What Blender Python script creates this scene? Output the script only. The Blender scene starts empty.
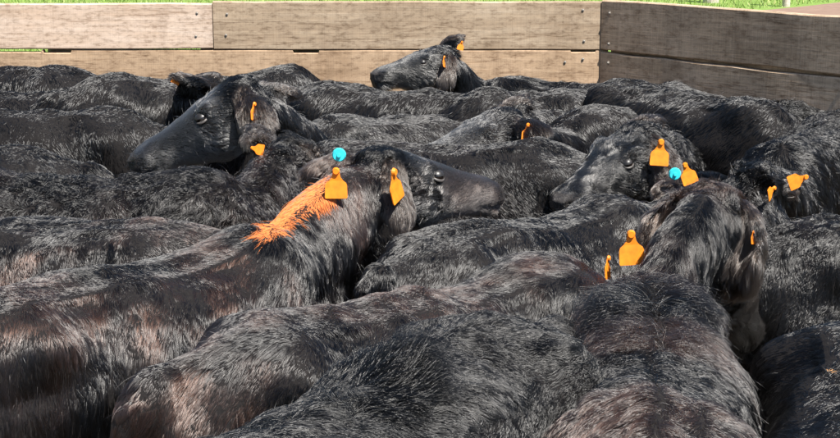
import bpy, bmesh, math, random
import numpy as np
from mathutils import Vector, Matrix

random.seed(4)
RNG = np.random.default_rng(11)
scene = bpy.context.scene
col = scene.collection

# ------------------------------------------------------------------ camera, sky, sun, exposure
FPX, PW, PH = 1400.0, 840.0, 438.0          # focal length in photo pixels
CAM_H, PITCH = 1.87, math.radians(12.56)
cam_d = bpy.data.cameras.new('camera')
cam_d.sensor_width = 36.0
cam_d.lens = FPX / PW * 36.0
cam_d.clip_start, cam_d.clip_end = 0.05, 2000
cam = bpy.data.objects.new('camera', cam_d)
col.objects.link(cam)
cam.location = (0, 0, CAM_H)
cam.rotation_euler = (math.radians(90) - PITCH, 0, 0)
scene.camera = cam

SUN_AZ, SUN_EL = (0.50, -0.64), math.radians(58)      # horizontal direction towards the sun
_h = math.hypot(*SUN_AZ)
SUN = Vector((SUN_AZ[0] / _h * math.cos(SUN_EL), SUN_AZ[1] / _h * math.cos(SUN_EL), math.sin(SUN_EL)))
world = bpy.data.worlds.new('World')
scene.world = world
world.use_nodes = True
wn, wl = world.node_tree.nodes, world.node_tree.links
sky = wn.new('ShaderNodeTexSky')
sky.sky_type = 'NISHITA'
sky.sun_disc = False
sky.sun_elevation = SUN_EL
sky.sun_rotation = math.atan2(SUN.x, SUN.y)
wl.new(sky.outputs[0], wn['Background'].inputs[0])
wn['Background'].inputs[1].default_value = 0.06
sun_d = bpy.data.lights.new('sun', 'SUN')
sun_d.energy = 5.0
sun_d.angle = math.radians(0.53)
sun_d.color = (1.0, 0.955, 0.89)
sun = bpy.data.objects.new('sun', sun_d)
col.objects.link(sun)
sun.rotation_euler = SUN.to_track_quat('Z', 'Y').to_euler()
scene.view_settings.view_transform = 'Standard'
scene.view_settings.look = 'None'
scene.view_settings.gamma = 1
scene.view_settings.use_curve_mapping = False
scene.view_settings.exposure = 1.05
scene.cycles.max_bounces = 6
scene.cycles.diffuse_bounces = 3
scene.cycles.glossy_bounces = 3
scene.cycles.transmission_bounces = 4
scene.cycles.transparent_max_bounces = 4
scene.cycles_curves.shape = 'RIBBONS'
scene.cycles_curves.subdivisions = 2


def P(u, v, z):
    """photo pixel + height above the ground -> world point"""
    x, y = (u - PW / 2) / FPX, (PH / 2 - v) / FPX
    d = Vector((x, math.cos(PITCH) + y * math.sin(PITCH), -math.sin(PITCH) + y * math.cos(PITCH)))
    t = (z - CAM_H) / d.z
    return Vector((d.x * t, d.y * t, z))


def PD(u, v, dist):
    """photo pixel + horizontal distance -> world point"""
    x, y = (u - PW / 2) / FPX, (PH / 2 - v) / FPX
    d = Vector((x, math.cos(PITCH) + y * math.sin(PITCH), -math.sin(PITCH) + y * math.cos(PITCH)))
    t = dist / d.y
    return Vector((d.x * t, dist, CAM_H + d.z * t))


def to_px(p):
    p = np.asarray(p, float)
    c, s = math.cos(PITCH), math.sin(PITCH)
    dz = p[..., 2] - CAM_H
    depth = p[..., 1] * c - dz * s
    return np.stack([PW / 2 + FPX * p[..., 0] / depth, PH / 2 - FPX * (p[..., 1] * s + dz * c) / depth], -1)


# ------------------------------------------------------------------ materials
def new_mat(name):
    m = bpy.data.materials.new(name)
    m.use_nodes = True
    nt = m.node_tree
    return m, nt, nt.nodes, nt.links, nt.nodes['Principled BSDF']


def ramp(nodes, stops):
    r = nodes.new('ShaderNodeValToRGB')
    e = r.color_ramp.elements
    while len(e) < len(stops):
        e.new(0.5)
    for i, (p, c) in enumerate(stops):
        e[i].position = p
        e[i].color = (*c, 1)
    return r


def tex(nodes, links, kind, vec, **kw):
    n = nodes.new(kind)
    for k, v in kw.items():
        if k in n.inputs:
            n.inputs[k].default_value = v
        else:
            setattr(n, k, v)
    if vec is not None:
        links.new(vec, n.inputs['Vector'])
    return n


def mixc(nodes, links, a, b, fac, mode='MIX'):
    m = nodes.new('ShaderNodeMix')
    m.data_type = 'RGBA'
    m.blend_type = mode
    for sock, val in ((m.inputs['Factor'], fac), (m.inputs[6], a), (m.inputs[7], b)):
        if hasattr(val, 'is_linked'):
            links.new(val, sock)
        elif isinstance(val, tuple):
            sock.default_value = (*val, 1)
        else:
            sock.default_value = val
    return m.outputs[2]


def wood(name, light, mid, dark, saw=0.4, blotch=0.5):
    """sawn weathered board; object coordinates, board lies along X, face is XZ"""
    m, nt, N, L, B = new_mat(name)
    tc = N.new('ShaderNodeTexCoord')
    oi = N.new('ShaderNodeObjectInfo')
    off = N.new('ShaderNodeVectorMath')
    off.operation = 'MULTIPLY_ADD'
    L.new(oi.outputs['Random'], off.inputs[0])
    off.inputs[1].default_value = (37, 11, 23)
    L.new(tc.outputs['Object'], off.inputs[2])
    vec = off.outputs[0]

    def mapped(s):
        mp = N.new('ShaderNodeMapping')
        mp.inputs['Scale'].default_value = s
        L.new(vec, mp.inputs['Vector'])
        return mp.outputs[0]
    grain = tex(N, L, 'ShaderNodeTexNoise', mapped((0.9, 6, 24)), Scale=2.0, Detail=8.0, Roughness=0.65, Distortion=0.6)
    big = tex(N, L, 'ShaderNodeTexNoise', mapped((1.6, 1, 5)), Scale=1.3, Detail=4.0, Roughness=0.55, Distortion=0.8)
    sawm = tex(N, L, 'ShaderNodeTexNoise', mapped((210, 1, 4)), Scale=1.0, Detail=3.0, Roughness=0.6)
    fleck = tex(N, L, 'ShaderNodeTexNoise', mapped((26, 10, 60)), Scale=1.0, Detail=5.0, Roughness=0.7)
    c1 = ramp(N, [(0.28, dark), (0.5, mid), (0.72, light)])
    L.new(grain.outputs[0], c1.inputs[0])
    c2 = ramp(N, [(0.3, dark), (0.55, mid), (0.75, light)])
    L.new(big.outputs[0], c2.inputs[0])
    c = mixc(N, L, c1.outputs[0], c2.outputs[0], blotch)
    sr = ramp(N, [(0.3, (0.62, 0.62, 0.62)), (0.65, (1.08, 1.08, 1.08))])
    L.new(sawm.outputs[0], sr.inputs[0])
    c = mixc(N, L, c, sr.outputs[0], saw, 'MULTIPLY')
    fr = ramp(N, [(0.34, (0.55, 0.5, 0.46)), (0.5, (1, 1, 1)), (0.7, (1.15, 1.13, 1.1))])
    L.new(fleck.outputs[0], fr.inputs[0])
    c = mixc(N, L, c, fr.outputs[0], 0.8, 'MULTIPLY')
    stain = tex(N, L, 'ShaderNodeTexNoise', mapped((3.5, 1, 2.2)), Scale=1.0, Detail=6.0, Roughness=0.7, Distortion=0.5)
    sr2 = ramp(N, [(0.36, (0.62, 0.57, 0.52)), (0.52, (1, 1, 1)), (0.74, (1.12, 1.1, 1.08))])
    L.new(stain.outputs[0], sr2.inputs[0])
    c = mixc(N, L, c, sr2.outputs[0], 0.6, 'MULTIPLY')
    kn = tex(N, L, 'ShaderNodeTexVoronoi', mapped((2.6, 1, 7)), Scale=1.0)
    kr = ramp(N, [(0.035, (0.35, 0.26, 0.19)), (0.085, (1, 1, 1))])
    L.new(kn.outputs['Distance'], kr.inputs[0])
    c = mixc(N, L, c, kr.outputs[0], 0.7, 'MULTIPLY')
    ck = tex(N, L, 'ShaderNodeTexNoise', mapped((0.45, 1, 9)), Scale=1.0, Detail=5.0, Roughness=0.6)
    cr = ramp(N, [(0.488, (1, 1, 1)), (0.497, (0.45, 0.38, 0.32)), (0.500, (0.45, 0.38, 0.32)), (0.506, (1, 1, 1))])
    L.new(ck.outputs[0], cr.inputs[0])
    c = mixc(N, L, c, cr.outputs[0], 0.6, 'MULTIPLY')
    L.new(c, B.inputs['Base Color'])
    B.inputs['Roughness'].default_value = 0.85
    B.inputs['Specular IOR Level'].default_value = 0.25
    bm1 = N.new('ShaderNodeBump')
    bm1.inputs['Strength'].default_value = 0.35
    bm1.inputs['Distance'].default_value = 0.004
    L.new(grain.outputs[0], bm1.inputs['Height'])
    bm2 = N.new('ShaderNodeBump')
    bm2.inputs['Strength'].default_value = 0.3
    bm2.inputs['Distance'].default_value = 0.002
    L.new(sawm.outputs[0], bm2.inputs['Height'])
    L.new(bm1.outputs[0], bm2.inputs['Normal'])
    L.new(bm2.outputs[0], B.inputs['Normal'])
    return m


M = {}
M['wood_pale'] = wood('pale_weathered_wood', (0.74, 0.63, 0.54), (0.55, 0.43, 0.34), (0.42, 0.30, 0.21), 0.15, 0.6)
M['wood_tan'] = wood('tan_sawn_wood', (0.47, 0.385, 0.29), (0.37, 0.285, 0.20), (0.26, 0.19, 0.13), 0.25, 0.5)
M['wood_warm'] = wood('warm_sawn_wood', (0.53, 0.39, 0.265), (0.43, 0.305, 0.20), (0.31, 0.215, 0.135), 0.3, 0.4)
M['wood_dark'] = wood('dark_weathered_wood', (0.74, 0.56, 0.40), (0.55, 0.41, 0.285), (0.32, 0.235, 0.16), 0.5, 0.6)
M['wood_post'] = wood('post_wood', (0.32, 0.26, 0.2), (0.22, 0.17, 0.13), (0.12, 0.09, 0.07), 0.1, 0.5)
M['wood_white'] = wood('bleached_wood', (0.72, 0.68, 0.6), (0.58, 0.53, 0.46), (0.4, 0.35, 0.3), 0.1, 0.5)


def simple(name, c, rough=0.5, metal=0.0, spec=0.5, sheen=0.0):
    m, nt, N, L, B = new_mat(name)
    tcn = N.new('ShaderNodeTexCoord')
    nz = tex(N, L, 'ShaderNodeTexNoise', tcn.outputs['Object'], Scale=60.0, Detail=4.0)
    r = ramp(N, [(0.3, tuple(x * 0.8 for x in c)), (0.7, tuple(min(1, x * 1.12) for x in c))])
    L.new(nz.outputs[0], r.inputs[0])
    L.new(r.outputs[0], B.inputs['Base Color'])
    B.inputs['Roughness'].default_value = rough
    B.inputs['Metallic'].default_value = metal
    B.inputs['Specular IOR Level'].default_value = spec
    B.inputs['Sheen Weight'].default_value = sheen
    return m


M['steel'] = simple('galvanised_bolt', (0.36, 0.33, 0.29), 0.6, 0.5)
M['tag_orange'] = simple('orange_tag_plastic', (0.92, 0.25, 0.012), 0.5)
M['tag_cyan'] = simple('cyan_tag_plastic', (0.04, 0.62, 0.70), 0.4)
M['eye'] = simple('eye_gloss', (0.010, 0.007, 0.006), 0.07, spec=0.7)
M['eyelid'] = simple('eyelid_skin', (0.016, 0.0145, 0.0145), 0.4)
M['straw'] = simple('straw', (0.62, 0.42, 0.24), 0.8)


def body_material():
    m, nt, N, L, B = new_mat('black_hide')
    tcn = N.new('ShaderNodeTexCoord')
    at = N.new('ShaderNodeAttribute')
    at.attribute_name = 'skin'
    nz = tex(N, L, 'ShaderNodeTexNoise', tcn.outputs['Object'], Scale=90.0, Detail=6.0, Roughness=0.7)
    r = ramp(N, [(0.3, (0.006, 0.0055, 0.006)), (0.7, (0.016, 0.014, 0.0135))])
    L.new(nz.outputs[0], r.inputs[0])
    r2 = ramp(N, [(0.3, (0.055, 0.052, 0.052)), (0.7, (0.11, 0.10, 0.095))])
    L.new(nz.outputs[0], r2.inputs[0])
    L.new(mixc(N, L, r.outputs[0], r2.outputs[0], at.outputs['Fac']), B.inputs['Base Color'])
    B.inputs['Roughness'].default_value = 0.75
    B.inputs['Specular IOR Level'].default_value = 0.12
    mr = N.new('ShaderNodeMapRange')
    mr.inputs['To Min'].default_value = 0.75
    mr.inputs['To Max'].default_value = 0.15
    L.new(at.outputs['Fac'], mr.inputs['Value'])
    L.new(mr.outputs[0], B.inputs['Roughness'])
    b = N.new('ShaderNodeBump')
    b.inputs['Strength'].default_value = 0.5
    b.inputs['Distance'].default_value = 0.004
    L.new(nz.outputs[0], b.inputs['Height'])
    L.new(b.outputs[0], B.inputs['Normal'])
    return m


M['hide'] = body_material()


def hair_material():
    m = bpy.data.materials.new('cattle_coat_hair')
    m.use_nodes = True
    nt = m.node_tree
    N, L = nt.nodes, nt.links
    N.remove(N['Principled BSDF'])
    h = N.new('ShaderNodeBsdfHairPrincipled')
    h.model = 'CHIANG'
    h.parametrization = 'COLOR'
    at = N.new('ShaderNodeAttribute')
    at.attribute_name = 'tint'
    L.new(at.outputs['Color'], h.inputs['Color'])
    h.inputs['Roughness'].default_value = 0.20
    h.inputs['Radial Roughness'].default_value = 0.35
    h.inputs['Random Roughness'].default_value = 0.3
    h.inputs['IOR'].default_value = 1.63
    L.new(h.outputs[0], N['Material Output'].inputs['Surface'])
    return m


M['hair'] = hair_material()


def paint_material():
    m, nt, N, L, B = new_mat('marker_paint_on_hair')
    at = N.new('ShaderNodeAttribute')
    at.attribute_name = 'tint'
    L.new(at.outputs['Color'], B.inputs['Base Color'])
    B.inputs['Roughness'].default_value = 0.8
    B.inputs['Specular IOR Level'].default_value = 0.1
    return m


M['paint_hair'] = paint_material()


# ------------------------------------------------------------------ object helpers
def tag(o, label=None, category=None, group=None, kind=None):
    for k, v in (('label', label), ('category', category), ('group', group), ('kind', kind)):
        if v:
            o[k] = v
    return o


def link_mesh(name, me, mat, parent=None, matrix=None):
    o = bpy.data.objects.new(name, me)
    if mat is not None and len(me.materials) == 0:
        me.materials.append(mat)
    col.objects.link(o)
    if parent is not None:
        o.parent = parent
    if matrix is not None:
        o.matrix_local = matrix
    return o


def bm_mesh(name, bm, smooth=False):
    me = bpy.data.meshes.new(name)
    bm.to_mesh(me)
    bm.free()
    if smooth:
        me.polygons.foreach_set('use_smooth', [True] * len(me.polygons))
    return me


def empty(name, loc=(0, 0, 0), rz=0.0):
    o = bpy.data.objects.new(name, None)
    o.empty_display_size = 0.2
    col.objects.link(o)
    o.location = loc
    o.rotation_euler = (0, 0, rz)
    return o


# ------------------------------------------------------------------ ground
def ground_sheet():
    m, nt, N, L, B = new_mat('pen_dirt_and_paddock')
    tcn = N.new('ShaderNodeTexCoord')
    n1 = tex(N, L, 'ShaderNodeTexNoise', tcn.outputs['Object'], Scale=6.0, Detail=8.0, Roughness=0.7)
    r1 = ramp(N, [(0.3, (0.045, 0.033, 0.022)), (0.7, (0.12, 0.09, 0.062))])
    L.new(n1.outputs[0], r1.inputs[0])
    L.new(r1.outputs[0], B.inputs['Base Color'])
    B.inputs['Roughness'].default_value = 0.95
    b = N.new('ShaderNodeBump')
    b.inputs['Distance'].default_value = 0.05
    L.new(n1.outputs[0], b.inputs['Height'])
    L.new(b.outputs[0], B.inputs['Normal'])
    bm = bmesh.new()
    n = 40
    S = 900.0
    vs = {}
    for i in range(n + 1):
        for j in range(n + 1):
            x = (i / n * 2 - 1)
            y = (j / n * 2 - 1)
            vs[i, j] = bm.verts.new((math.copysign(abs(x) ** 3, x) * S, math.copysign(abs(y) ** 3, y) * S, 0))
    for i in range(n):
        for j in range(n):
            bm.faces.new((vs[i, j], vs[i + 1, j], vs[i + 1, j + 1], vs[i, j + 1]))
    return tag(link_mesh('ground', bm_mesh('ground', bm), m), 'bare trampled dirt of the stock yard', kind='structure')


ground_sheet()

FENCE_D = 6.5
CORNER = PD(601, 0, FENCE_D)
RDIR = (PD(840, 13, FENCE_D * 0.848) - CORNER)
RDIR.z = 0
RDIR.normalize()


def paddock():
    m, nt, N, L, B = new_mat('paddock_grass')
    tcn = N.new('ShaderNodeTexCoord')
    n1 = tex(N, L, 'ShaderNodeTexNoise', tcn.outputs['Object'], Scale=9.0, Detail=8.0, Roughness=0.75)
    r1 = ramp(N, [(0.3, (0.10, 0.17, 0.025)), (0.55, (0.17, 0.27, 0.045)), (0.75, (0.30, 0.30, 0.12))])
    L.new(n1.outputs[0], r1.inputs[0])
    L.new(r1.outputs[0], B.inputs['Base Color'])
    B.inputs['Roughness'].default_value = 0.9
    bm = bmesh.new()
    f = [bm.verts.new(p) for p in ((-200, 7.2, .006), (200, 7.2, .006), (200, 500, .006), (-200, 500, .006))]
    bm.faces.new(f)
    tag(link_mesh('paddock', bm_mesh('paddock', bm), m), 'green paddock beyond the yard rails', kind='structure')
    # dirt track on the right
    m2, nt, N, L, B = new_mat('track_dirt')
    tcn = N.new('ShaderNodeTexCoord')
    n1 = tex(N, L, 'ShaderNodeTexNoise', tcn.outputs['Object'], Scale=4.0, Detail=9.0, Roughness=0.7)
    r1 = ramp(N, [(0.3, (0.17, 0.105, 0.075)), (0.7, (0.27, 0.18, 0.13))])
    L.new(n1.outputs[0], r1.inputs[0])
    L.new(r1.outputs[0], B.inputs['Base Color'])
    B.inputs['Roughness'].default_value = 0.95
    bm = bmesh.new()
    L_, R_ = [], []
    for k in range(25):
        t = k / 24
        y = 14.5 + t * 26
        xl = max(2.5, 5.6 + (y - 25.6)) + 0.25 * math.sin(t * 17)
        L_.append(bm.verts.new((xl, y, .010)))
        R_.append(bm.verts.new((xl + 8 + 3 * t, y, .010)))
    for k in range(24):
        bm.faces.new((L_[k], R_[k], R_[k + 1], L_[k + 1]))
    tag(link_mesh('dirt_track', bm_mesh('dirt_track', bm), m2), 'bare reddish dirt track through the paddock', kind='structure')
    # grass blades seen just over the top rail
    rng = np.random.default_rng(3)
    n = 60000
    y = 9.0 + rng.random(n) ** 1.3 * 24
    x = (rng.random(n) * 2 - 1) * (0.36 * y + 1.2)
    keep = ~((y > 14.3) & (x > np.maximum(2.4, 5.5 + (y - 25.6))))
    x, y = x[keep], y[keep]
    n = len(x)
    h = 0.05 + rng.random(n) * 0.09
    a = rng.random(n) * 6.283
    lean = rng.normal(0, .04, (n, 2))
    w = 0.006 + rng.random(n) * 0.006
    v = np.zeros((n, 3, 3))
    v[:, 0] = np.stack([x - np.cos(a) * w, y - np.sin(a) * w, np.full(n, .005)], 1)
    v[:, 1] = np.stack([x + np.cos(a) * w, y + np.sin(a) * w, np.full(n, .005)], 1)
    v[:, 2] = np.stack([x + lean[:, 0], y + lean[:, 1], h], 1)
    me = bpy.data.meshes.new('paddock_grass')
    me.vertices.add(n * 3)
    me.vertices.foreach_set('co', v.ravel())
    me.loops.add(n * 3)
    me.loops.foreach_set('vertex_index', np.arange(n * 3, dtype=np.int32))
    me.polygons.add(n)
    me.polygons.foreach_set('loop_start', np.arange(0, n * 3, 3, dtype=np.int32))
    me.update()
    g, nt, N, L, B = new_mat('grass_blades')
    ge = N.new('ShaderNodeNewGeometry')
    r1 = ramp(N, [(0.0, (0.09, 0.17, 0.02)), (0.6, (0.20, 0.32, 0.05)), (1.0, (0.40, 0.38, 0.16))])
    L.new(ge.outputs['Random Per Island'], r1.inputs[0])
    L.new(r1.outputs[0], B.inputs['Base Color'])
    B.inputs['Roughness'].default_value = 0.6
    tag(link_mesh('grass', me, g), 'short green grass growing beyond the top rail', 'grass', kind='stuff')


paddock()


# ------------------------------------------------------------------ timber rails
def board_mesh(length, height, thick, seed, warp=0.004, taper=0.0, notches=()):
    """weathered board along +X from the origin, face towards -Y, centred in Z, slightly uneven edges"""
    rng = random.Random(seed)
    bm = bmesh.new()
    n = max(4, int(length / 0.18))
    rings = []
    xs_ = sorted([(length * i / n, 0.0) for i in range(n + 1)
                  if not any(q[0] - .01 < length * i / n < q[1] + .01 for q in notches)]
                 + [p for q in notches for p in ((q[0] - .002, 0.0), (q[0] + .002, q[2]), (q[1] - .002, q[2]), (q[1] + .002, 0.0))])
    n = len(xs_) - 1
    for i in range(n + 1):
        x, cut = xs_[i]
        up = height / 2 - taper * i / n + (rng.uniform(-warp, warp) if not cut else 0) - cut
        dn = -height / 2 + rng.uniform(-warp, warp)
        yo = rng.uniform(-1, 1) * warp * 0.4
        r = 0.005
        pr = [(-thick / 2 + r, up), (-thick / 2, up - r), (-thick / 2, dn + r), (-thick / 2 + r, dn),
              (thick / 2 - r, dn), (thick / 2, dn + r), (thick / 2, up - r), (thick / 2 - r, up)]
        rings.append([bm.verts.new((x, yo + a, b)) for a, b in pr])
    for i in range(n):
        for k in range(8):
            bm.faces.new((rings[i][k], rings[i + 1][k], rings[i + 1][(k + 1) % 8], rings[i][(k + 1) % 8]))
    bm.faces.new(rings[0][::-1])
    bm.faces.new(rings[-1])
    bmesh.ops.recalc_face_normals(bm, faces=bm.faces)
    return bm_mesh('board', bm)


def bolt_mesh():
    bm = bmesh.new()
    prof = [(0.0, -0.014), (0.006, -0.013), (0.010, -0.009), (0.011, -0.004), (0.018, -0.0035), (0.018, 0.004)]
    seg = 12
    prev = None
    top = bm.verts.new((0, prof[0][1], 0))
    for r, y in prof[1:]:
        ring = [bm.verts.new((r * math.cos(2 * math.pi * k / seg), y, r * math.sin(2 * math.pi * k / seg))) for k in range(seg)]
        for k in range(seg):
            if prev is None:
                bm.faces.new((top, ring[k], ring[(k + 1) % seg]))
            else:
                bm.faces.new((prev[k], ring[k], ring[(k + 1) % seg], prev[(k + 1) % seg]))
        prev = ring
    bmesh.ops.recalc_face_normals(bm, faces=bm.faces)
    return bm_mesh('bolt', bm)


BOLT = bolt_mesh()


def post_mesh(h, r, seed):
    rng = random.Random(seed)
    bm = bmesh.new()
    seg = 14
    rings = []
    zs = [0, .3, .7, 1.0, h - .02, h]
    for i, z in enumerate(zs):
        rr = r * (0.9 if i == len(zs) - 1 else 1.0)
        rings.append([bm.verts.new((rr * math.cos(2 * math.pi * k / seg) * rng.uniform(.96, 1.04),
                                    rr * math.sin(2 * math.pi * k / seg) * rng.uniform(.96, 1.04), z)) for k in range(seg)])
    for a, b in zip(rings, rings[1:]):
        for k in range(seg):
            bm.faces.new((a[k], a[(k + 1) % seg], b[(k + 1) % seg], b[k]))
    bm.faces.new(rings[-1])
    bm.faces.new(rings[0][::-1])
    return bm_mesh('post', bm)


def px_len(u0, u1):
    return (u1 - u0) / FPX * FENCE_D


Z_TOP = PD(300, 2.5, FENCE_D).z
Z_GAP = PD(300, 51, FENCE_D).z
TH = 0.045

# straight run: X runs left->right, front face at y = FENCE_D
fx0 = PD(-330, 0, FENCE_D).x
f1 = empty('yard_fence', (fx0, FENCE_D, 0))
tag(f1, 'pale tan horizontal board fence running along the back of the cattle yard', 'fence', 'timber yard fence runs')


def add_board(parent, x0, x1, ztop, zbot, mat, seed, thick=TH, y=0.0, tilt=0.0, taper=0.0, warp=0.003, notches=()):
    h = ztop - zbot
    o = link_mesh('board', board_mesh(x1 - x0, h, thick, seed, warp, taper, notches), M[mat], parent)
    o.location = (x0, thick / 2 + y, (ztop + zbot) / 2)
    o.rotation_euler = (0, tilt, 0)
    return o


def fx(u):
    return PD(u, 0, FENCE_D).x - fx0


xs = [fx(-330), fx(212), fx(600) + .045]
bh = Z_TOP - Z_GAP
add_board(f1, xs[0], xs[1] - .002, Z_TOP - .004, Z_GAP + .009, 'wood_pale', 1, warp=.0025)
add_board(f1, xs[1] + .002, xs[2], Z_TOP + .004, Z_GAP + .005, 'wood_tan', 2, y=.002, warp=.0015)
z = Z_GAP - .004
for k in range(4):
    hh = 0.235
    if k == 0:
        add_board(f1, xs[0], xs[2], Z_GAP + .004, z - hh, 'wood_warm', 21, warp=.001, y=.003,
                  notches=((fx(-200), fx(38), .009), (fx(40), fx(68), .013), (fx(292), fx(318), .013), (fx(572), fx(597), .009)))
    else:
        zz = z - k * 0.27
        add_board(f1, xs[0], fx(40), zz, zz - hh, 'wood_tan', 30 + k)
        add_board(f1, fx(40) + .003, xs[2], zz, zz - hh, 'wood_warm', 40 + k)
post_x = [fx(-200), fx(205), fx(-0) + 0.0, fx(590)]
post_x = [fx(-200), fx(54), fx(211), fx(305), fx(584)]
for i, px in enumerate(post_x):
    o = link_mesh('post', post_mesh(Z_TOP - .03, .075, i), M['wood_post'], f1)
    o.location = (px, TH + .082, 0)
for (u, v) in ((197, 13), (196, 36), (227, 14), (226, 35), (583, 10), (584, 41), (583, 59), (565, 62)):
    p = PD(u, v, FENCE_D)
    o = link_mesh('bolt', BOLT, M['steel'], f1)
    o.location = (p.x - fx0, -.001, p.z)
    o.scale = (.34, .3, .34)

# angled run coming towards the camera on the right
ang = math.atan2(RDIR.y, RDIR.x)
f2 = empty('yard_fence', (CORNER.x + .004, CORNER.y - .004, 0), ang)
tag(f2, 'dark grey weathered board fence angling forward from the right corner', 'fence', 'timber yard fence runs')
RLEN = 3.4
add_board(f2, 0.0, RLEN, Z_TOP + .012, Z_GAP + .008, 'wood_dark', 51, warp=.003, tilt=0.0)
z = Z_GAP - .002
for k in range(4):
    hh = 0.255
    zz = z - k * 0.27
    o = add_board(f2, 0.0, RLEN, zz - (.005 if k == 0 else 0), zz - hh, 'wood_dark', 52 + k, warp=.004 if k == 0 else .003)
    o.rotation_euler = (0, -0.0022 if k == 0 else 0, 0)
add_board(f2, 0.02, RLEN - .02, Z_GAP + .09, Z_GAP - .09, 'wood_dark', 77, y=TH + .004)
for i, px in enumerate((0.12, 1.4, 2.8)):
    o = link_mesh('post', post_mesh(Z_TOP - .03, .075, 9 + i), M['wood_post'], f2)
    o.location = (px + (.08 if i == 0 else 0), TH * 2 + .09, 0)
for s, zz in ((.05, Z_TOP - .045), (.05, Z_TOP - .185), (.05, Z_GAP - .05), (1.385, Z_TOP - .14), (1.385, Z_GAP - .06)):
    o = link_mesh('bolt', BOLT, M['steel'], f2)
    o.location = (s, -.001, zz)
    o.scale = (.45, .4, .45)


# two bleached post stubs in the paddock beyond
def stub(u, v, dist, r, h, label, seed):
    p = PD(u, v, dist)
    root = empty('paddock_post', (p.x, p.y, 0))
    tag(root, label, 'post', 'pale posts in the paddock')
    link_mesh('shaft', post_mesh(h, r, seed), M['wood_white'], root)
    return root


def ground_at(u, v):
    return P(u, v, 0.0)


for u, v, r, h, lab in ((786, 7, .075, 1.3, 'pale bleached post in the paddock beside the dirt track'),
                        (711, 3, .16, 1.1, 'thick bleached post stump in the paddock, left of the dirt track')):
    p = ground_at(u, v)
    root = empty('paddock_post', (p.x, p.y, 0))
    tag(root, lab, 'post', 'pale posts in the paddock')
    link_mesh('shaft', post_mesh(h, r, int(u)), M['wood_white'], root)
    bmc = bmesh.new()
    bmesh.ops.create_cone(bmc, cap_ends=True, segments=14, radius1=r * 1.08, radius2=r * .7, depth=.05,
                          matrix=Matrix.Translation((0, 0, h + .024)))
    link_mesh('cap', bm_mesh('cap', bmc), M['wood_white'], root)


# ------------------------------------------------------------------ cattle
def vnoise(p, scale, seed, k=5):
    """smooth pseudo-noise in about -1..1 from a few random sines; p (N,3)"""
    r = np.random.default_rng(seed)
    out = np.zeros(len(p))
    for i in range(k):
        d = r.normal(0, 1, 3)
        d *= (0.6 + 0.9 * r.random()) / np.linalg.norm(d) * 2 * math.pi / scale
        out += np.sin(p @ d + r.random() * 6.283)
    return out / (k ** 0.5) * 0.9


def unit(v):
    return v / np.maximum(np.linalg.norm(v, axis=-1, keepdims=True), 1e-9)


def loft(rings_list):
    """rings (list of (k,3)) -> verts, faces, closed with caps"""
    V, F = [], []
    k = len(rings_list[0])
    for i, r in enumerate(rings_list):
        V.extend(map(tuple, r))
        if i:
            a, b = (i - 1) * k, i * k
            for j in range(k):
                F.append((a + j, a + (j + 1) % k, b + (j + 1) % k, b + j))
    F.append(tuple(range(k))[::-1])
    F.append(tuple(range((len(rings_list) - 1) * k, len(rings_list) * k)))
    return V, F


def ring(center, side, up, w, ht, hb, n=20, pt=0.85, pb=0.8):
    """egg-shaped section: half width w, ht above and hb below the centre"""
    a = np.arange(n) / n * 2 * math.pi
    c, s = np.cos(a), np.sin(a)
    e = np.where(s > 0, pt, pb)
    x = np.sign(c) * np.abs(c) ** e * w
    y = np.where(s > 0, np.abs(s) ** 0.95 * ht, -np.abs(s) ** 0.9 * hb)
    return np.asarray(center)[None] + x[:, None] * np.asarray(side)[None] + y[:, None] * np.asarray(up)[None]


def tube(pts, radii, n=10):
    pts = np.asarray(pts, float)
    rings = []
    for i, p in enumerate(pts):
        t = unit(pts[min(i + 1, len(pts) - 1)] - pts[max(i - 1, 0)])
        ref = np.array((0, 1, 0.0)) if abs(t[1]) < .8 else np.array((1.0, 0, 0))
        s = unit(np.cross(ref, t))
        u = np.cross(t, s)
        r = radii[i] if isinstance(radii[i], tuple) else (radii[i], radii[i])
        a = np.arange(n) / n * 2 * math.pi
        rings.append(p + np.cos(a)[:, None] * s * r[0] + np.sin(a)[:, None] * u * r[1])
    return loft(rings)


TORSO = [  # x, top, bottom, half width, top exponent
    (-.66, .97, .84, .035, 1.0), (-.63, 1.045, .76, .10, 1.0), (-.56, 1.105, .68, .160, .95), (-.46, 1.14, .60, .200, .85),
    (-.36, 1.158, .55, .222, .75), (-.24, 1.150, .51, .225, .75), (-.10, 1.140, .475, .240, .8), (.06, 1.135, .455, .248, .85),
    (.20, 1.140, .45, .238, .9), (.32, 1.152, .455, .214, 1.0), (.42, 1.155, .48, .192, 1.0), (.51, 1.125, .53, .165, .95),
    (.585, 1.06, .60, .125, .9), (.63, .98, .70, .07, .9)]


class Cow:
    pass


COWS = []


def head_frame(fwd, roll):
    f = unit(np.asarray(fwd, float))
    up = np.array((0, 0, 1.0))
    s = np.cross(up, f)
    s = unit(s)                      # left side
    u = np.cross(f, s)
    c, sn = math.cos(roll), math.sin(roll)
    return f, s * c + u * sn, u * c - s * sn


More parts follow.
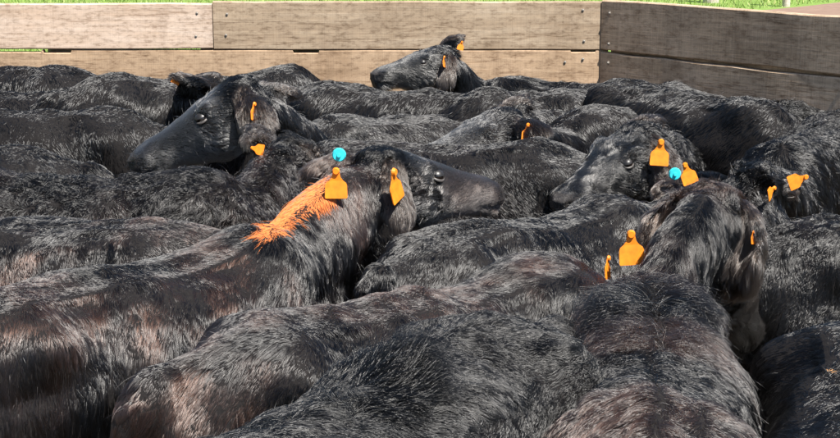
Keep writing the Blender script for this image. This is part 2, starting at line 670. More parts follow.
def make_cow(label, rump, wither, zb=1.15, size=None, poll=None, muz=None, roll=0.0, ears=((0.1, 0.0), (0.1, 0.0)),
             hairs=40000, brown=0.3, hlen=.66, curl=0.12, seed=0, tags=(), neck=(0.0, -0.45), width=.91, vox=0.02, eyes=False,
             wid_top=.86, paint=None, anchor='m', eartip=(None, None),  bend=0.0, headscale=1.0, flip=False, part=.16, grav=1.5, dust=.035, neckw=1.0, liftb=0.0, tuft=None, arch=0.0, comb=0.0):
    """rump / wither: photo pixels of the top line; poll / muz: photo pixel + height"""
    a, b = P(rump[0], rump[1], zb), P(wither[0], wither[1], zb)
    hd = math.atan2(b.y - a.y, b.x - a.x)
    sc = size or .94 * zb / 1.15
    mid = (a + b) / 2
    hv = Vector((math.cos(hd), math.sin(hd), 0))
    if anchor == 'r':
        mid = a + hv * .50 * sc
    elif anchor == 'w':
        mid = b - hv * .44 * sc
    root = empty('cow', (mid.x, mid.y, 0), hd)
    tag(root, label, 'cow', 'black cattle packed into the yard')
    ch, sh = math.cos(hd), math.sin(hd)
    Mw = np.array(((ch, -sh, 0), (sh, ch, 0), (0, 0, 1.0)))

    def loc(p):
        d = np.asarray(p, float) - np.array((mid.x, mid.y, 0))
        return d @ Mw
    zs = zb / 1.158
    seeds = random.Random(seed * 7 + 3)
    V, F = [], []

    def add(vf):
        o = len(V)
        V.extend(vf[0])
        F.extend([tuple(i + o for i in f) for f in vf[1]])
    Y, Z = np.array((0, 1.0, 0)), np.array((0, 0, 1.0))
    # torso
    rings = []
    OFF = 0.02
    for x, t, bt, w, e in TORSO:
        cz = bt + (t - bt) * 0.55
        yy = bend * (x ** 2 - .15) * sc
        rings.append(ring(((x + OFF) * sc, yy, cz * zs), Y, Z, w * sc * width, (t - cz) * zs, (cz - bt) * zs, 24, e * wid_top, .8))
    add(loft(rings))
    # skeleton used by the coat: (p0, p1, r0, r1, region)
    sk = [(np.array((-.62 * sc, 0, .86 * zs)), np.array((.5 * sc, 0, .86 * zs)), .24 * sc, .22 * sc, 0)]
    # neck
    nb = np.array((.40 * sc, bend * .05, .88 * zs))
    hs = .99 * sc * headscale
    if poll is not None:
        pl = loc(P(*poll)) if len(poll) == 3 else loc(PD(poll[0], poll[1], poll[3]))
        mz = loc(P(*muz))
        fwd = unit(mz - pl)
    else:
        yaw, pit = neck
        d = np.array((math.cos(pit) * math.cos(yaw), math.cos(pit) * math.sin(yaw), math.sin(pit)))
        pl = np.array((.52 * sc, 0, .93 * zs)) + d * .36 * sc
        fwd = unit(np.array((math.cos(yaw), math.sin(yaw), -0.75)))
    f, s, u = head_frame(fwd, roll)
    ne = pl - f * .0 - u * .035 * hs
    ctrl1 = nb + np.array((.22 * sc, 0, .05 * sc + arch))
    ctrl2 = ne - f * .10 * sc - u * .04 + (nb - ne) * .12
    NP = []
    for i in range(9):
        t = i / 8
        NP.append((1 - t) ** 3 * nb + 3 * (1 - t) ** 2 * t * ctrl1 + 3 * (1 - t) * t * t * ctrl2 + t ** 3 * ne)
    NP = np.array(NP)
    rings = []
    for i in range(9):
        t = i / 8
        tg = unit(NP[min(i + 1, 8)] - NP[max(i - 1, 0)])
        sd = unit(np.cross(Z, tg)) * (1 - t) + s * t
        sd = unit(sd - tg * (sd @ tg))
        up = np.cross(tg, sd)
        w = (.155 * (1 - t) + .078 * t - .012 * math.sin(math.pi * t)) * sc * (1 - (1 - neckw) * min(1, t * 2.2))
        ht = ((.225 + arch * .3) * (1 - t) + .060 * t - .030 * math.sin(math.pi * t)) * sc
        hb = (.285 * (1 - t) + .10 * t - .06 * math.sin(math.pi * t)) * sc
        rings.append(ring(NP[i], sd, up, w, ht, hb, 18, .95, .9))
        if i:
            sk.append((NP[i - 1], NP[i], .19 * sc * (1 - t) + .10 * sc * t, .19 * sc * (1 - t) + .09 * sc * t, 1))
    add(loft(rings))
    # head
    HS = [(-.045, .050, .03, .05), (-.02, .085, .055, .09), (.03, .103, .066, .125), (.08, .110, .060, .155), (.125, .111, .053, .165),
          (.165, .104, .046, .160), (.21, .086, .036, .142), (.26, .072, .026, .120), (.31, .066, .018, .106), (.35, .070, .013, .104),
          (.385, .078, .008, .105), (.41, .077, .002, .100), (.43, .064, -.008, .088), (.44, .040, -.022, .070)]
    rings = []
    for fx_, w, t, bt in HS:
        cz = -.02
        rings.append(ring(pl + f * fx_ * hs + u * cz * hs, s, u, w * hs, max(.012, (t - cz)) * hs, max(.015, bt + cz) * hs, 20, .8, .85))
    add(loft(rings))
    sk.append((pl - f * .02, pl + f * .12 * hs, .10 * hs, .11 * hs, 2))
    sk.append((pl + f * .12 * hs, pl + f * .44 * hs, .10 * hs, .06 * hs, 3))
    # brow ridges and cheek
    for sg in (1, -1):
        c0 = pl + f * .125 * hs + s * sg * .082 * hs + u * .022 * hs
        add(tube([c0 - f * .04 * hs, c0, c0 + f * .04 * hs], [.008 * hs, .028 * hs, .008 * hs], 8))
        c1 = pl + f * .13 * hs + s * sg * .078 * hs - u * .085 * hs
        add(tube([c1 - f * .06 * hs, c1, c1 + f * .07 * hs - s * sg * .02 * hs], [.02 * hs, .048 * hs, .018 * hs], 8))
    # ears
    EAR = []
    for k, sg in enumerate((1, -1)):
        back, droop = ears[k]
        base = pl + f * .005 * hs + s * sg * .075 * hs + u * .012 * hs
        d = unit(s * sg - f * back - u * droop)
        if eartip[k] is not None:
            bw = base @ Mw.T + np.array((mid.x, mid.y, 0))
            d = unit(loc(PD(eartip[k][0], eartip[k][1], bw[1] + eartip[k][2])) - base)
        wd = unit(np.cross(d, u) * 1.0)
        if wd @ f < 0:
            wd = -wd
        nr = np.cross(d, wd)
        if nr @ u < 0:
            nr = -nr
        rings = []
        for t, w in ((0, .030), (.14, .050), (.34, .068), (.55, .070), (.76, .054), (.92, .027), (1.0, .006)):
            c = base + d * (t * .19 - .005) * hs + nr * math.sin(t * 3.1) * .018 * hs
            aa = np.arange(12) / 12 * 2 * math.pi
            # cupped leaf: open side towards the front/below
            x = np.cos(aa) * w * hs
            y = np.sin(aa) * .013 * hs - (np.abs(np.cos(aa)) ** 2) * w * .65 * hs * (1 if t > .05 else .3)
            rings.append(c + x[:, None] * wd + y[:, None] * nr)
        add(loft(rings))
        tip = base + d * .18 * hs
        sk.append((base, tip, .035 * hs, .035 * hs, 4))
        EAR.append((base, d, wd, nr, tip))
    # legs and tail
    for lx, ly, fr in ((.40, .13, 1), (.40, -.13, 1), (-.44, .14, 0), (-.44, -.14, 0)):
        j = seeds.uniform(-.05, .05)
        if fr:
            pts = [(lx, ly, .80), (lx + .02, ly, .62), (lx + .01 + j, ly, .40), (lx + j, ly * .95, .22), (lx + .03 + j, ly * .95, .09), (lx + .05 + j, ly * .95, .02), (lx + .05 + j, ly * .95, 0)]
            rad = [.12, .085, .05, .034, .036, .048, .048]
        else:
            pts = [(lx + .03, ly, .85), (lx + .06, ly, .62), (lx - .06 + j, ly, .40), (lx - .03 + j, ly, .22), (lx + .0 + j, ly, .09), (lx + .03 + j, ly, .02), (lx + .03 + j, ly, 0)]
            rad = [.14, .115, .052, .036, .038, .048, .048]
        pts = [(x * sc, y * sc * width, z_ * zs) for x, y, z_ in pts]
        add(tube(pts, [r * sc for r in rad], 10))
        sk.append((np.array(pts[1]), np.array(pts[-1]), .08 * sc, .04 * sc, 5))
    sw = seeds.uniform(-.05, .05)
    tp = [(-.58 * sc, 0, 1.07 * zs), (-.655 * sc, 0, 1.05 * zs), (-.70 * sc, sw * .3, .95 * zs), (-.705 * sc, sw * .6, .75 * zs), (-.70 * sc, sw, .5 * zs), (-.70 * sc, sw, .3 * zs)]
    add(tube(tp, [.035, .034, .026, .02, .024, .012], 8))
    sk.append((np.array(tp[1]), np.array(tp[-1]), .03, .025, 6))
    # one continuous skin
    tm = bpy.data.meshes.new('tmp')
    tm.from_pydata([tuple(v) for v in V], [], F)
    to = bpy.data.objects.new('tmp', tm)
    col.objects.link(to)
    md = to.modifiers.new('r', 'REMESH')
    md.mode = 'VOXEL'
    md.voxel_size = vox
    md2 = to.modifiers.new('s', 'SMOOTH')
    md2.factor = .5
    md2.iterations = 3 if vox < .015 else 2
    dg = bpy.context.evaluated_depsgraph_get()
    me = bpy.data.meshes.new_from_object(to.evaluated_get(dg))
    bpy.data.objects.remove(to)
    bpy.data.meshes.remove(tm)
    me.name = 'body'
    nv = len(me.vertices)
    co = np.empty(nv * 3)
    me.vertices.foreach_get('co', co)
    co = co.reshape(-1, 3)
    no = np.empty(nv * 3)
    me.vertices.foreach_get('normal', no)
    no = no.reshape(-1, 3)

    def region(p):
        best = np.full(len(p), 1e9)
        reg = np.zeros(len(p), int)
        tan = np.zeros((len(p), 3))
        for p0, p1, r0, r1, rg in sk:
            d = p1 - p0
            t = np.clip((p - p0) @ d / (d @ d), 0, 1)
            dist = np.linalg.norm(p - p0 - t[:, None] * d, axis=1) / (r0 + (r1 - r0) * t)
            if rg == 4:
                dist = dist * .8
            m_ = dist < best
            best[m_] = dist[m_]
            reg[m_] = rg
            tan[m_] = unit(d)
        return reg, tan
    rv, _ = region(co)
    amp = np.where(rv <= 1, .011, .002) * sc
    disp = vnoise(co, .34, seed + 5) * amp + vnoise(co, .16, seed + 6) * amp * .45
    # hollows: flank in front of the hook bones, groove behind the shoulder
    for cx, wdt, dep in ((-.22, .07, .014), (.24, .06, .010)):
        disp -= dep * sc * np.exp(-((co[:, 0] / sc - cx) / wdt) ** 2) * (np.abs(co[:, 1]) > .08) * (rv == 0)
    # hook bones, shoulder blades
    for cx, cy, cz, wdt, dep in ((-.37, .17, 1.08, .065, .032), (.40, .11, 1.12, .08, .020), (-.60, .085, 1.0, .05, .022), (-.58, 0, 1.09, .05, .016)):
        d2 = ((co[:, 0] / sc - cx) ** 2 + (np.abs(co[:, 1]) / sc - cy) ** 2 + (co[:, 2] / zs - cz) ** 2) / wdt ** 2
        disp += dep * sc * np.exp(-d2)
    disp += .010 * sc * np.exp(-(co[:, 1] / (.03 * sc)) ** 2) * (rv == 0) * (no[:, 2] > .6) * (.85 + .15 * np.sin(co[:, 0] * 60))
    skin = np.zeros(nv)
    h = co - pl
    hf, hsd, hu = h @ f / hs, h @ s / hs, h @ u / hs
    nose = np.clip((hf - .385) / .03, 0, 1) * (rv == 3) * np.clip((hu + .075) / .02, 0, 1)
    skin = np.maximum(skin, nose * .55)
    for sg in (1, -1):       # nostrils and eye sockets
        d2 = ((hf - .418) / .022) ** 2 + ((hsd - sg * .050) / .018) ** 2 + ((hu + .022) / .013) ** 2
        disp -= .024 * hs * np.exp(-d2)
        skin *= 1 - .95 * np.exp(-d2)
        d2 = ((hf - .155) / .026) ** 2 + ((hsd - sg * .098) / .03) ** 2 + ((hu - .0) / .02) ** 2
        disp -= .012 * hs * np.exp(-d2)
        d2 = ((hf - .155) / .045) ** 2 + ((hsd - sg * .098) / .03) ** 2 + ((hu - .0) / .035) ** 2
        skin = np.maximum(skin, .10 * np.exp(-d2))
    d2 = ((hf - .40) / .05) ** 2 + ((hu + .070) / .008) ** 2   # mouth line
    disp -= .010 * hs * np.exp(-d2) * (rv == 3)
    co2 = co + no * disp[:, None]
    me.vertices.foreach_set('co', co2.ravel())
    at = me.attributes.new('skin', 'FLOAT', 'POINT')
    at.data.foreach_set('value', skin)
    me.polygons.foreach_set('use_smooth', [True] * len(me.polygons))
    me.update()
    link_mesh('body', me, M['hide'], root)

    # ---------------- coat
    me.calc_loop_triangles()
    nt_ = len(me.loop_triangles)
    tri = np.empty(nt_ * 3, np.int32)
    me.loop_triangles.foreach_get('vertices', tri)
    tri = tri.reshape(-1, 3)
    me.vertices.foreach_get('normal', no.ravel())
    no2 = np.empty(nv * 3)
    me.vertices.foreach_get('normal', no2)
    no2 = no2.reshape(-1, 3)
    A, B_, C_ = co2[tri[:, 0]], co2[tri[:, 1]], co2[tri[:, 2]]
    fn = np.cross(B_ - A, C_ - A)
    area = np.linalg.norm(fn, axis=1) / 2
    cen = (A + B_ + C_) / 3
    fnu = unit(fn)
    camL = loc((0, 0, CAM_H))
    facing = (unit(camL - cen) * fnu).sum(1)
    wt = area * np.where(facing > -.25, 1.0, .18)
    wt *= np.clip((cen[:, 2] - .35 * zs) / .25, .06, 1.0)
    rc, _ = region(cen)
    wt *= np.choose(np.clip(rc, 0, 6), [1, 1.2, 2.4, 4.5, 3.0, .25, .8])
    rng = np.random.default_rng(seed + 100)
    cdf = np.cumsum(wt)
    N = int(hairs)
    idx = np.searchsorted(cdf, rng.random(N) * cdf[-1])
    r1, r2 = rng.random((2, N))
    sq = np.sqrt(r1)
    w0, w1, w2 = 1 - sq, sq * (1 - r2), sq * r2
    T = tri[idx]
    p = co2[T[:, 0]] * w0[:, None] + co2[T[:, 1]] * w1[:, None] + co2[T[:, 2]] * w2[:, None]
    n = unit(no2[T[:, 0]] * w0[:, None] + no2[T[:, 1]] * w1[:, None] + no2[T[:, 2]] * w2[:, None])
    skn = skin[T[:, 0]]
    reg, tan = region(p)
    HALF_L = unit(np.array((SUN.x, SUN.y - .95, SUN.z + .28)) @ Mw)
    # flow: towards the tail, spilling off the spine and down the sides
    flow = -tan * .8
    side = np.sign(p[:, 1]) * np.clip(np.abs(p[:, 1]) / .10, 0, 1)
    flow[:, 2] -= grav
    flow[:, 1] += side * part * (reg <= 1)
    head = reg >= 2
    hfr = np.clip(((p - pl) @ f / hs - .02) / .10, 0, 1)[:, None]
    fl2 = (-f * .5 + Z * .2)[None] * (1 - hfr) + (-f * .9 - u * .15)[None] * hfr
    flow[reg == 2] = fl2[reg == 2]
    flow[(reg == 3)] = (-f * .9 - u * .15)
    flow[reg == 5] = (-.25, 0, -1.0)
    m4 = reg == 4
    if m4.any():
        # ear hair follows the ear outwards
        flow[m4] = tan[m4] * .9 - Z * .25
    a1, a2 = (.55, .42) if curl < .5 else (.8, .9)
    for ax in range(3):
        flow[:, ax] += vnoise(p, .50, seed + 90 + ax) * .42 * (reg <= 1) + vnoise(p, .17, seed + 20 + ax) * a1 * (.22 + curl) + vnoise(p, .055, seed + 30 + ax) * a2 * (.14 + curl)
    # top-line hair is laid to throw sun highlights at the camera, not by growth
    topz = np.clip((n[:, 2] - .74) / .18, 0, 1) * .95
    topz = np.maximum(topz, comb) * (reg <= 1)
    ht_ = HALF_L[None] - n * (n @ HALF_L)[:, None]
    flow -= n * (flow * n).sum(1, keepdims=True)
    flow -= ht_ * ((flow @ HALF_L) / np.maximum((ht_ @ HALF_L), .15) * topz)[:, None]
    flow += rng.normal(0, .08, (N, 3))
    flow -= n * (flow * n).sum(1, keepdims=True)
    flow = unit(flow)
    base_len = np.choose(np.clip(reg, 0, 6), [.034, .042, .044, .021 if hlen < .95 else .026, .046, .018, .05]) * hlen
    base_len = base_len * (.6 + .7 * rng.random(N)) * (1 + .35 * vnoise(p, .12, seed + 40))
    # a crest of longer hair on the top line and the poll
    crest = np.exp(-(p[:, 1] / (.05 * sc)) ** 2) * (n[:, 2] > .5) * (reg == 0)
    base_len *= 1 + .45 * crest
    base_len = np.maximum(base_len, .004) * (1 - .95 * np.clip(skn * 2.2, 0, 1))
    r2_ = reg == 2
    base_len[r2_] *= 1 + ((.021 if hlen < .95 else .026) / .044 - 1) * hfr[r2_, 0]
    lift = np.where(reg == 3, .34, np.where(reg == 4, .55, .12 + .35 * min(curl, 1))) + (.10 + .15 * min(curl, 1)) * vnoise(p, .09, seed + 50) + rng.normal(0, .06, N) + .12 * crest + liftb * (reg <= 1) + (.3 * (1 - hfr[:, 0]) + .22 * hfr[:, 0]) * (reg == 2)
    lift = np.clip(lift, .05, 1.4)
    curlv = np.full(N, float(curl))
    if tuft is not None:
        wq = to_px(p @ Mw.T + np.array((mid.x, mid.y, 0)))
        tf = np.exp(-(((wq - np.array(tuft[:2])) / tuft[2]) ** 2).sum(1)) * (n[:, 2] > 0)
        base_len = base_len * (1 + 1.6 * tf)
        lift = lift + .5 * tf
        curlv = curlv + 1.1 * tf
    K = 5
    tt = np.linspace(0, 1, K)
    sidev = np.cross(flow, n)
    ph = rng.random(N) * 6.283
    ph = ph * .25 + (vnoise(p, .05, seed + 60) * 3.0)
    cw = np.where(reg == 3, .02, np.clip(curlv, .12, 1.3) * .28)
    pts = np.empty((N, K, 3))
    for k, t in enumerate(tt):
        off = flow * t + n * (lift * t * (1 - .42 * t))[:, None] + sidev * (np.sin(t * 5.5 + ph) * cw * t)[:, None]
        off[:, 2] -= .22 * t * t
        pts[:, k] = p + off * base_len[:, None]
    # locks: tips of neighbouring hairs gather
    for cell, st in ((.034 if hlen > .9 else .028, .58), (.013, .52)):
        q = p + np.stack([vnoise(p, .05, seed + 70 + i) for i in range(3)], 1) * cell * .5
        key = np.floor(q / cell).astype(np.int64)
        key = key[:, 0] * 73856093 ^ key[:, 1] * 19349663 ^ key[:, 2] * 83492791
        _, inv = np.unique(key, return_inverse=True)
        cnt = np.bincount(inv)
        tipm = np.stack([np.bincount(inv, pts[:, -1, i]) / cnt for i in range(3)], 1)[inv]
        dl = tipm - pts[:, -1]
        dl *= np.minimum(1, (.75 * base_len / np.maximum(np.linalg.norm(dl, axis=1), 1e-6)))[:, None]
        s_ = st * (reg != 3) * (.6 + .4 * rng.random(N))
        for k, t in enumerate(tt):
            pts[:, k] += dl * (s_ * t ** 1.6)[:, None]
    # stray hairs
    stray = rng.random(N) < .006
    pts[stray, 1:] += (rng.normal(0, .010, (int(stray.sum()), 1, 3)) + n[stray][:, None] * .008) * tt[1:][None, :, None]
    # keep long ones off the ground and inside sane size
    dist = float(np.linalg.norm(camL))
    rad0 = np.clip(.000105 * dist, .00024, .0010)
    rad = rad0 * (.75 + .5 * rng.random(N))[:, None] * (1 - .85 * tt ** 1.8)[None]
    rad[reg == 3] *= .8
    # tint
    bn = np.clip(.5 + .7 * vnoise(p, .45, seed + 80) + .35 * vnoise(p, .12, seed + 81), 0, 1)
    mixv = np.clip(brown * 1.65 * (.25 + 1.2 * bn) + rng.normal(0, .08, N), 0, 1)[:, None]
    black = np.array((.00035, .00035, .0004))
    brn = np.array((.032, .0165, .012))
    cl = np.exp(np.log(black) * (1 - mixv) + np.log(brn) * mixv)
    pale = rng.random(N) < .03
    cl[pale] = cl[pale] * 2.5 + .02
    fleck = rng.random(N) < .0006
    cl[fleck] = (.55, .42, .30)
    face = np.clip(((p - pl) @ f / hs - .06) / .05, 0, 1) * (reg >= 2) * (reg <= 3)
    cl = cl * (1 - face[:, None]) + (cl + np.array((1.0, .99, .97)) * dust) * face[:, None]     # sun sheen of the short face hair, painted into its tint
    if reg.max() >= 4:
        me4 = reg == 4
        cl[me4] = cl[me4] * .6 + np.array((.050, .036, .028)) * .4
    painted = np.zeros(N, bool)
    if paint is not None:
        (u0, v0), (u1, v1), wp, pcol = paint
        wpnt = p @ Mw.T + np.array((mid.x, mid.y, 0))
        q = to_px(wpnt)
        d = np.array((u1 - u0, v1 - v0), float)
        t = np.clip((q - (u0, v0)) @ d / (d @ d), 0, 1)
        dist_ = np.linalg.norm(q - np.array((u0, v0)) - t[:, None] * d, axis=1)
        nw = n @ Mw.T
        vis = ((np.array((0, 0, CAM_H)) - wpnt) * nw).sum(1) > 0
        mk = (dist_ < wp * (.25 + .95 * np.sqrt(rng.random(N))) * (1 + .3 * vnoise(p, .04, 5))) & vis & (rng.random(N) < .93)
        painted = mk
        cl[mk] = np.array(pcol) * (.75 + .5 * rng.random((int(mk.sum()), 1)))
        cl = np.clip(cl, 0, .97)
        rad[mk] *= 1.1
    def strands(name, sel, mat):
        cnt = int(sel.sum())
        hc = bpy.data.hair_curves.new(name)
        hc.add_curves([K] * cnt)
        hc.attributes['position'].data.foreach_set('vector', pts[sel].reshape(-1).astype(np.float32))
        ra = hc.attributes.get('radius') or hc.attributes.new('radius', 'FLOAT', 'POINT')
        ra.data.foreach_set('value', rad[sel].reshape(-1).astype(np.float32))
        ta = hc.attributes.new('tint', 'FLOAT_COLOR', 'CURVE')
        ta.data.foreach_set('color', np.concatenate([cl[sel], np.ones((cnt, 1))], 1).reshape(-1).astype(np.float32))
        hc.materials.append(mat)
        ho = bpy.data.objects.new(name, hc)
        ho['kind'] = 'stuff'
        col.objects.link(ho)
        ho.parent = root
        return ho
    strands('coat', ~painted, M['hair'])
    if painted.any():
        strands('paint_mark', painted, M['paint_hair'])

    # ---------------- eyes
    if eyes:
        for sg in (1, -1):
            c = pl + f * .155 * hs + s * sg * .0845 * hs + u * .004 * hs
            e = link_mesh('eye', EYE, M['eye'], root)
            Rm = Matrix((Vector(f), Vector(u), Vector(s * sg))).transposed().to_4x4()
            e.matrix_local = Matrix.Translation(c) @ Rm @ Matrix.Scale(hs, 4)
            l = link_mesh('eyelid', LID, M['eyelid'], e)
            l.matrix_local = Matrix.Identity(4)
            link_mesh('eye_rim', RIM, M['eye_rim'], e)
    # ---------------- ear tags: (ear index, along ear, photo yaw, kind, roll, size)
    Ri = Matrix.Rotation(-hd, 4, 'Z')
    for (ei, (tu, tv), kind, yaw, tilt, size_, out) in tags:
        base, d, wd, nr, tip = EAR[ei]
        ec = ((base + tip) / 2) @ Mw.T + np.array((mid.x, mid.y, 0))
        c = loc(PD(tu, tv, ec[1] - out))          # hangs on the ear, a little on the near side of it
        R = Ri @ Matrix.Rotation(yaw, 4, 'Z') @ Matrix.Rotation(tilt, 4, 'Y')
        if kind == 'button':
            o = link_mesh('tag_button', BUTTON, M['tag_cyan'], root)
        else:
            o = link_mesh('ear_tag', TAG, M['tag_orange'], root)
            st_ = link_mesh('tag_stud', STUD, M['tag_orange'], o)
        o.matrix_local = Matrix.Translation(c) @ R @ Matrix.Scale(size_, 4)
    return root


def tag_meshes():
    prof = [(-.007, 0), (.007, 0), (.009, -.012), (.011, -.022), (.017, -.030), (.0245, -.036), (.027, -.042),
            (.028, -.070), (.026, -.074), (-.026, -.074), (-.028, -.070), (-.027, -.042), (-.0245, -.036), (-.017, -.030), (-.011, -.022), (-.009, -.012)]
    bm = bmesh.new()
    a = [bm.verts.new((x, -.0012 - .006 * max(0, -z_ - .03) / .04, z_ + .006)) for x, z_ in prof]
    b = [bm.verts.new((x, .0012 - .006 * max(0, -z_ - .03) / .04, z_ + .006)) for x, z_ in prof]
    n = len(prof)
    bm.faces.new(a)
    bm.faces.new(b[::-1])
    for i in range(n):
        bm.faces.new((a[i], b[i], b[(i + 1) % n], a[(i + 1) % n]))
    bmesh.ops.recalc_face_normals(bm, faces=bm.faces)
    t = bm_mesh('ear_tag', bm)
    bm = bmesh.new()
    bmesh.ops.create_cone(bm, cap_ends=True, segments=14, radius1=.0095, radius2=.007, depth=.007,
                          matrix=Matrix.Translation((0, -.004, 0)) @ Matrix.Rotation(math.pi / 2, 4, 'X'))
    st_ = bm_mesh('tag_stud', bm)
    bm = bmesh.new()
    bmesh.ops.create_cone(bm, cap_ends=True, segments=20, radius1=.0165, radius2=.014, depth=.006,
                          matrix=Matrix.Rotation(math.pi / 2, 4, 'X'))
    bmesh.ops.create_cone(bm, cap_ends=True, segments=12, radius1=.006, radius2=.0045, depth=.008,
                          matrix=Matrix.Translation((0, -.004, 0)) @ Matrix.Rotation(math.pi / 2, 4, 'X'))
    return t, st_, bm_mesh('tag_button', bm)


TAG, STUD, BUTTON = tag_meshes()


def eye_meshes():
    bm = bmesh.new()
    bmesh.ops.create_uvsphere(bm, u_segments=20, v_segments=14, radius=.0190)
    e = bm_mesh('eye', bm, True)
    # x along the face, y up, z outwards: upper lid is a shell over the top of the ball, the rim follows below
    V, F = [], []
    n, k = 14, 7
    for j in range(k):
        for i in range(n):
            th = math.radians(-88 + 176 * i / (n - 1))
            el = math.radians(12 + 62 * j / (k - 1) + 8 * math.sin(th) ** 2)
            r = .0208
            V.append((math.sin(th) * math.cos(el) * r * 1.10, math.sin(el) * r, math.cos(th) * math.cos(el) * r))
    for j in range(k - 1):
        for i in range(n - 1):
            F.append((j * n + i, j * n + i + 1, (j + 1) * n + i + 1, (j + 1) * n + i))
    l = bpy.data.meshes.new('eyelid')
    l.from_pydata(V, [], F)
    l.polygons.foreach_set('use_smooth', [True] * len(l.polygons))
    V, F = [], []
    n, k = 15, 8
    for i in range(n):
        th = math.radians(-86 + 172 * i / (n - 1))
        el = math.radians(-34 * math.cos(th) ** .8 + 6)
        c = Vector((math.sin(th) * math.cos(el) * .0205 * 1.08, math.sin(el) * .0205, math.cos(th) * math.cos(el) * .0205))
        o_ = c.normalized()
        rr = .0042 * (.35 + .65 * math.cos(th))
        for j in range(k):
            q = 2 * math.pi * j / k
            V.append(tuple(c + o_ * math.cos(q) * rr * .7 + Vector((0, 1, 0)) * math.sin(q) * rr))
    for i in range(n - 1):
        for j in range(k):
            F.append((i * k + j, (i + 1) * k + j, (i + 1) * k + (j + 1) % k, i * k + (j + 1) % k))
    m_ = bpy.data.meshes.new('eye_rim')
    m_.from_pydata(V, [], F)
    m_.polygons.foreach_set('use_smooth', [True] * len(m_.polygons))
    return e, l, m_


EYE, LID, RIM = eye_meshes()
M['eye_rim'] = simple('eye_rim_skin', (0.075, 0.068, 0.064), 0.4)

NEAR, MIDH, FAR = 190000, 95000, 50000
R = math.radians
C = make_cow
# ---- by the fence
C('black cow by the fence at far left, only its round rump and back showing', (92, 68), (-60, 61), 1.22, hairs=FAR, seed=1, brown=.1, anchor='r')
C('black cow with glossy humped back behind the left-facing head, near the fence', (75, 80), (200, 74), 1.20, hairs=FAR, seed=2, brown=.05, anchor='r',
  poll=(196, 92, 1.17), muz=(240, 114, 1.03), vox=.013, eartip=((210, 78, .08), (178, 78, -.05)), tags=((1, (179, 74), 'tag', R(20), .5, .6, .02),))
C('black cow at the left edge, second back from the fence', (130, 92), (-60, 88), 1.15, hairs=FAR, seed=3, brown=.1, anchor='r')
C('black cow lying low behind the left-facing head, dark flank in shade', (150, 112), (-20, 107), 1.14, hairs=FAR, seed=5, brown=.1, hlen=.5, anchor='r')
C('black cow with chin raised, facing left, against the pale fence boards', (640, 82), (500, 75), 1.17, hairs=MIDH, seed=7, brown=.15, anchor='w',
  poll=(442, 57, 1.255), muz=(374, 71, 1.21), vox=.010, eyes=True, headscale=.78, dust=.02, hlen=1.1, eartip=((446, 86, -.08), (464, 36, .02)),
  tags=((0, (444, 57), 'tag', R(75), .25, .62, .03), (1, (462, 42), 'tag', R(10), .3, .5, .09)))
C('black cow with rounded rump in the fence corner', (602, 77), (710, 94), 1.19, hairs=FAR, seed=8, brown=.05, neck=(-.3, -.9), anchor='r')
C('grey-sheened black cow under the raised chin, close to the fence', (298, 80), (430, 89), 1.18, hairs=FAR, seed=9, brown=.1, neck=(.3, -.7), anchor='r')
C('grey-sheened black cow with a broad flat back below the raised-head cow', (560, 88), (410, 94), 1.15, hairs=FAR, seed=10, brown=.15, neck=(.2, -.7))
# ---- middle
C('black cow in left profile with pale-rimmed eye, muzzle pointing down left', (480, 108), (330, 118), 1.12, hairs=MIDH + 30000, seed=11, brown=.15, anchor='w',
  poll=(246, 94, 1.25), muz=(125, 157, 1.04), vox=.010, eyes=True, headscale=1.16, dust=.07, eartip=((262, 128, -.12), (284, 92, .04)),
  tags=((0, (254, 104), 'tag', R(72), .25, .8, .03), (0, (246, 117), 'tag', R(-75), .5, .5, .03), (1, (270, 97), 'tag', R(40), -.6, .6, .05)))
C('black cow turning left behind the centre, orange tag in its small raised ear', (730, 99), (580, 106), 1.13, hairs=FAR + 10000, seed=12, brown=.15, anchor='w',
  poll=(508, 124, 1.14), muz=(440, 147, 1.08), vox=.013, eartip=((530, 128, -.06), (515, 106, .06)), tags=((0, (528, 125), 'tag', R(20), .1, .75, .03),))
C('black cow with dark flank directly behind the muzzle of the right-facing head', (585, 144), (450, 141), 1.12, hairs=MIDH, seed=13, brown=.25, hlen=.5, neck=(-.2, -.7), anchor='r')
C('black cow facing left with curly brow and large orange tag in its near ear', (780, 106), (690, 120), 1.10, hairs=MIDH, seed=14, brown=.15, anchor='w',
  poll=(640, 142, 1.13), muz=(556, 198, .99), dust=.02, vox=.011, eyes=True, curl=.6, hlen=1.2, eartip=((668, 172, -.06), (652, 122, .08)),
  tags=((0, (661, 142), 'tag', R(5), .08, 1.08, .06),))
C('black cow at right with shaggy head hanging straight down, one ear drooping in front', (840, 112), (782, 142), 1.14, hairs=MIDH + 30000, seed=15, brown=.12, anchor='w',
  poll=(744, 200, 1.12), muz=(738, 345, .70), roll=R(-50), vox=.010, curl=.5, hlen=1.0, eyes=True, headscale=1.08, eartip=((812, 184, .08), (706, 212, .05)),
  tags=((0, (806, 177), 'tag', R(0), 1.2, .7, .07), (0, (774, 188), 'tag', R(50), 1.2, .6, .09)))
C('black cow at the left edge with dark blue-black flank below the left-facing muzzle', (62, 149), (-80, 147), 1.14, hairs=MIDH, seed=16, brown=.05, hlen=.5, anchor='r')
C('curly-coated black cow behind the orange-marked neck, orange stud in its ear', (20, 176), (205, 174), 1.13, hairs=MIDH + 20000, seed=17, brown=.25, curl=1.0, hlen=1.0, liftb=.1, comb=.5, anchor='w',
  poll=(290, 156, 1.12), muz=(345, 192, .96), vox=.013, eartip=((262, 140, .06), (244, 168, -.04)), tags=((1, (252, 148), 'tag', R(40), -1.3, .6, .05),))
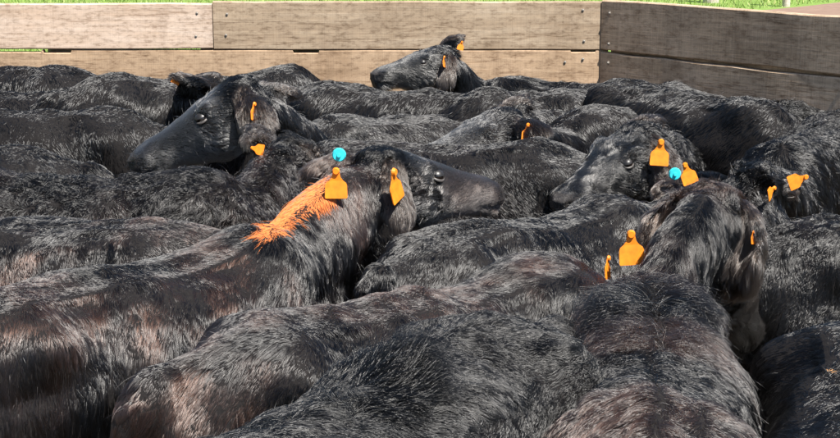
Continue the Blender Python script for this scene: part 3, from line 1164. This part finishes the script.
C('black cow with smooth dull brown-black back at the left edge', (212, 220), (-60, 212), 1.13, hairs=NEAR, seed=18, brown=.65, hlen=.48, neck=(0, -.7), anchor='r')
C('black cow facing right with orange paint streak on its neck and tagged ears', (-20, 298), (262, 224), 1.14, arch=.10, hairs=NEAR + 40000, seed=19, brown=.4, anchor='w',
  poll=(376, 168, 1.20), muz=(518, 184, 1.11), vox=.010, eyes=True, eartip=((316, 172, -.04), (398, 216, -.08)), paint=((326, 190), (266, 229), 11.5, (.72, .225, .07)),
  tags=((0, (336, 171), 'tag', R(0), 0, 1.0, .26), (0, (339, 155), 'button', R(0), 0, 1.1, .12), (1, (393, 172), 'tag', R(66), -.25, 1.15, .07)))
C('black cow with long dark back behind the nearest ones, cyan button in its ear', (405, 244), (610, 197), 1.08, hairs=NEAR, seed=20, brown=.1, hlen=.55, anchor='r',
  poll=(708, 188, 1.06), muz=(744, 232, .86), vox=.012, eartip=((664, 188, -.08), (735, 215, -.02)), tags=((0, (685, 165), 'tag', R(10), -.35, .85, .07), (0, (675, 174), 'button', R(0), 0, 1.1, .09)))
# ---- nearest
C('black cow with round brown-flecked rump, second nearest back at lower left', (205, 335), (520, 266), 1.13, hairs=NEAR + 30000, seed=21, brown=.45, anchor='r', neck=(-.1, -.9))
C('silver-sheened shaggy black cow at bottom centre, pale curly tuft on its back', (526, 300), (326, 398), 1.20, size=.90, hairs=NEAR + 60000, seed=22, brown=.08, hlen=.95, neck=(.2, -1.0), curl=.35,
  grav=.3, liftb=.12, comb=.9, anchor='r', width=1.05, tuft=(372, 392, 38))
C('black cow seen from behind at bottom right, broad orange tag in its drooping ear', (652, 460), (656, 278), 1.15, size=.93, tuft=(644, 312, 40), hairs=NEAR + 60000, seed=23, part=.4, brown=.35, hlen=1.0, anchor='w',
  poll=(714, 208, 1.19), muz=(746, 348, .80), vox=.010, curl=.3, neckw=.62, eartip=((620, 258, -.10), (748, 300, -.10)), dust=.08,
  tags=((0, (631, 234), 'tag', R(0), -.06, 1.02, .16), (0, (608, 258), 'tag', R(65), .2, .7, .12), (1, (753, 232), 'tag', R(60), .2, .4, .04)))
C('black cow at the right edge with coarse charcoal flank beside the drooping ear', (770, 222), (1000, 214), 1.10, hairs=NEAR, seed=24, brown=.12, curl=.5, anchor='r')
C('black cow cut off by the bottom right corner', (855, 305), (905, 470), 1.14, hairs=NEAR, seed=25, brown=.1, paint=((829, 371), (831, 374), 2.2, (.70, .38, .17)), neck=(-.2, -.8), anchor='r')
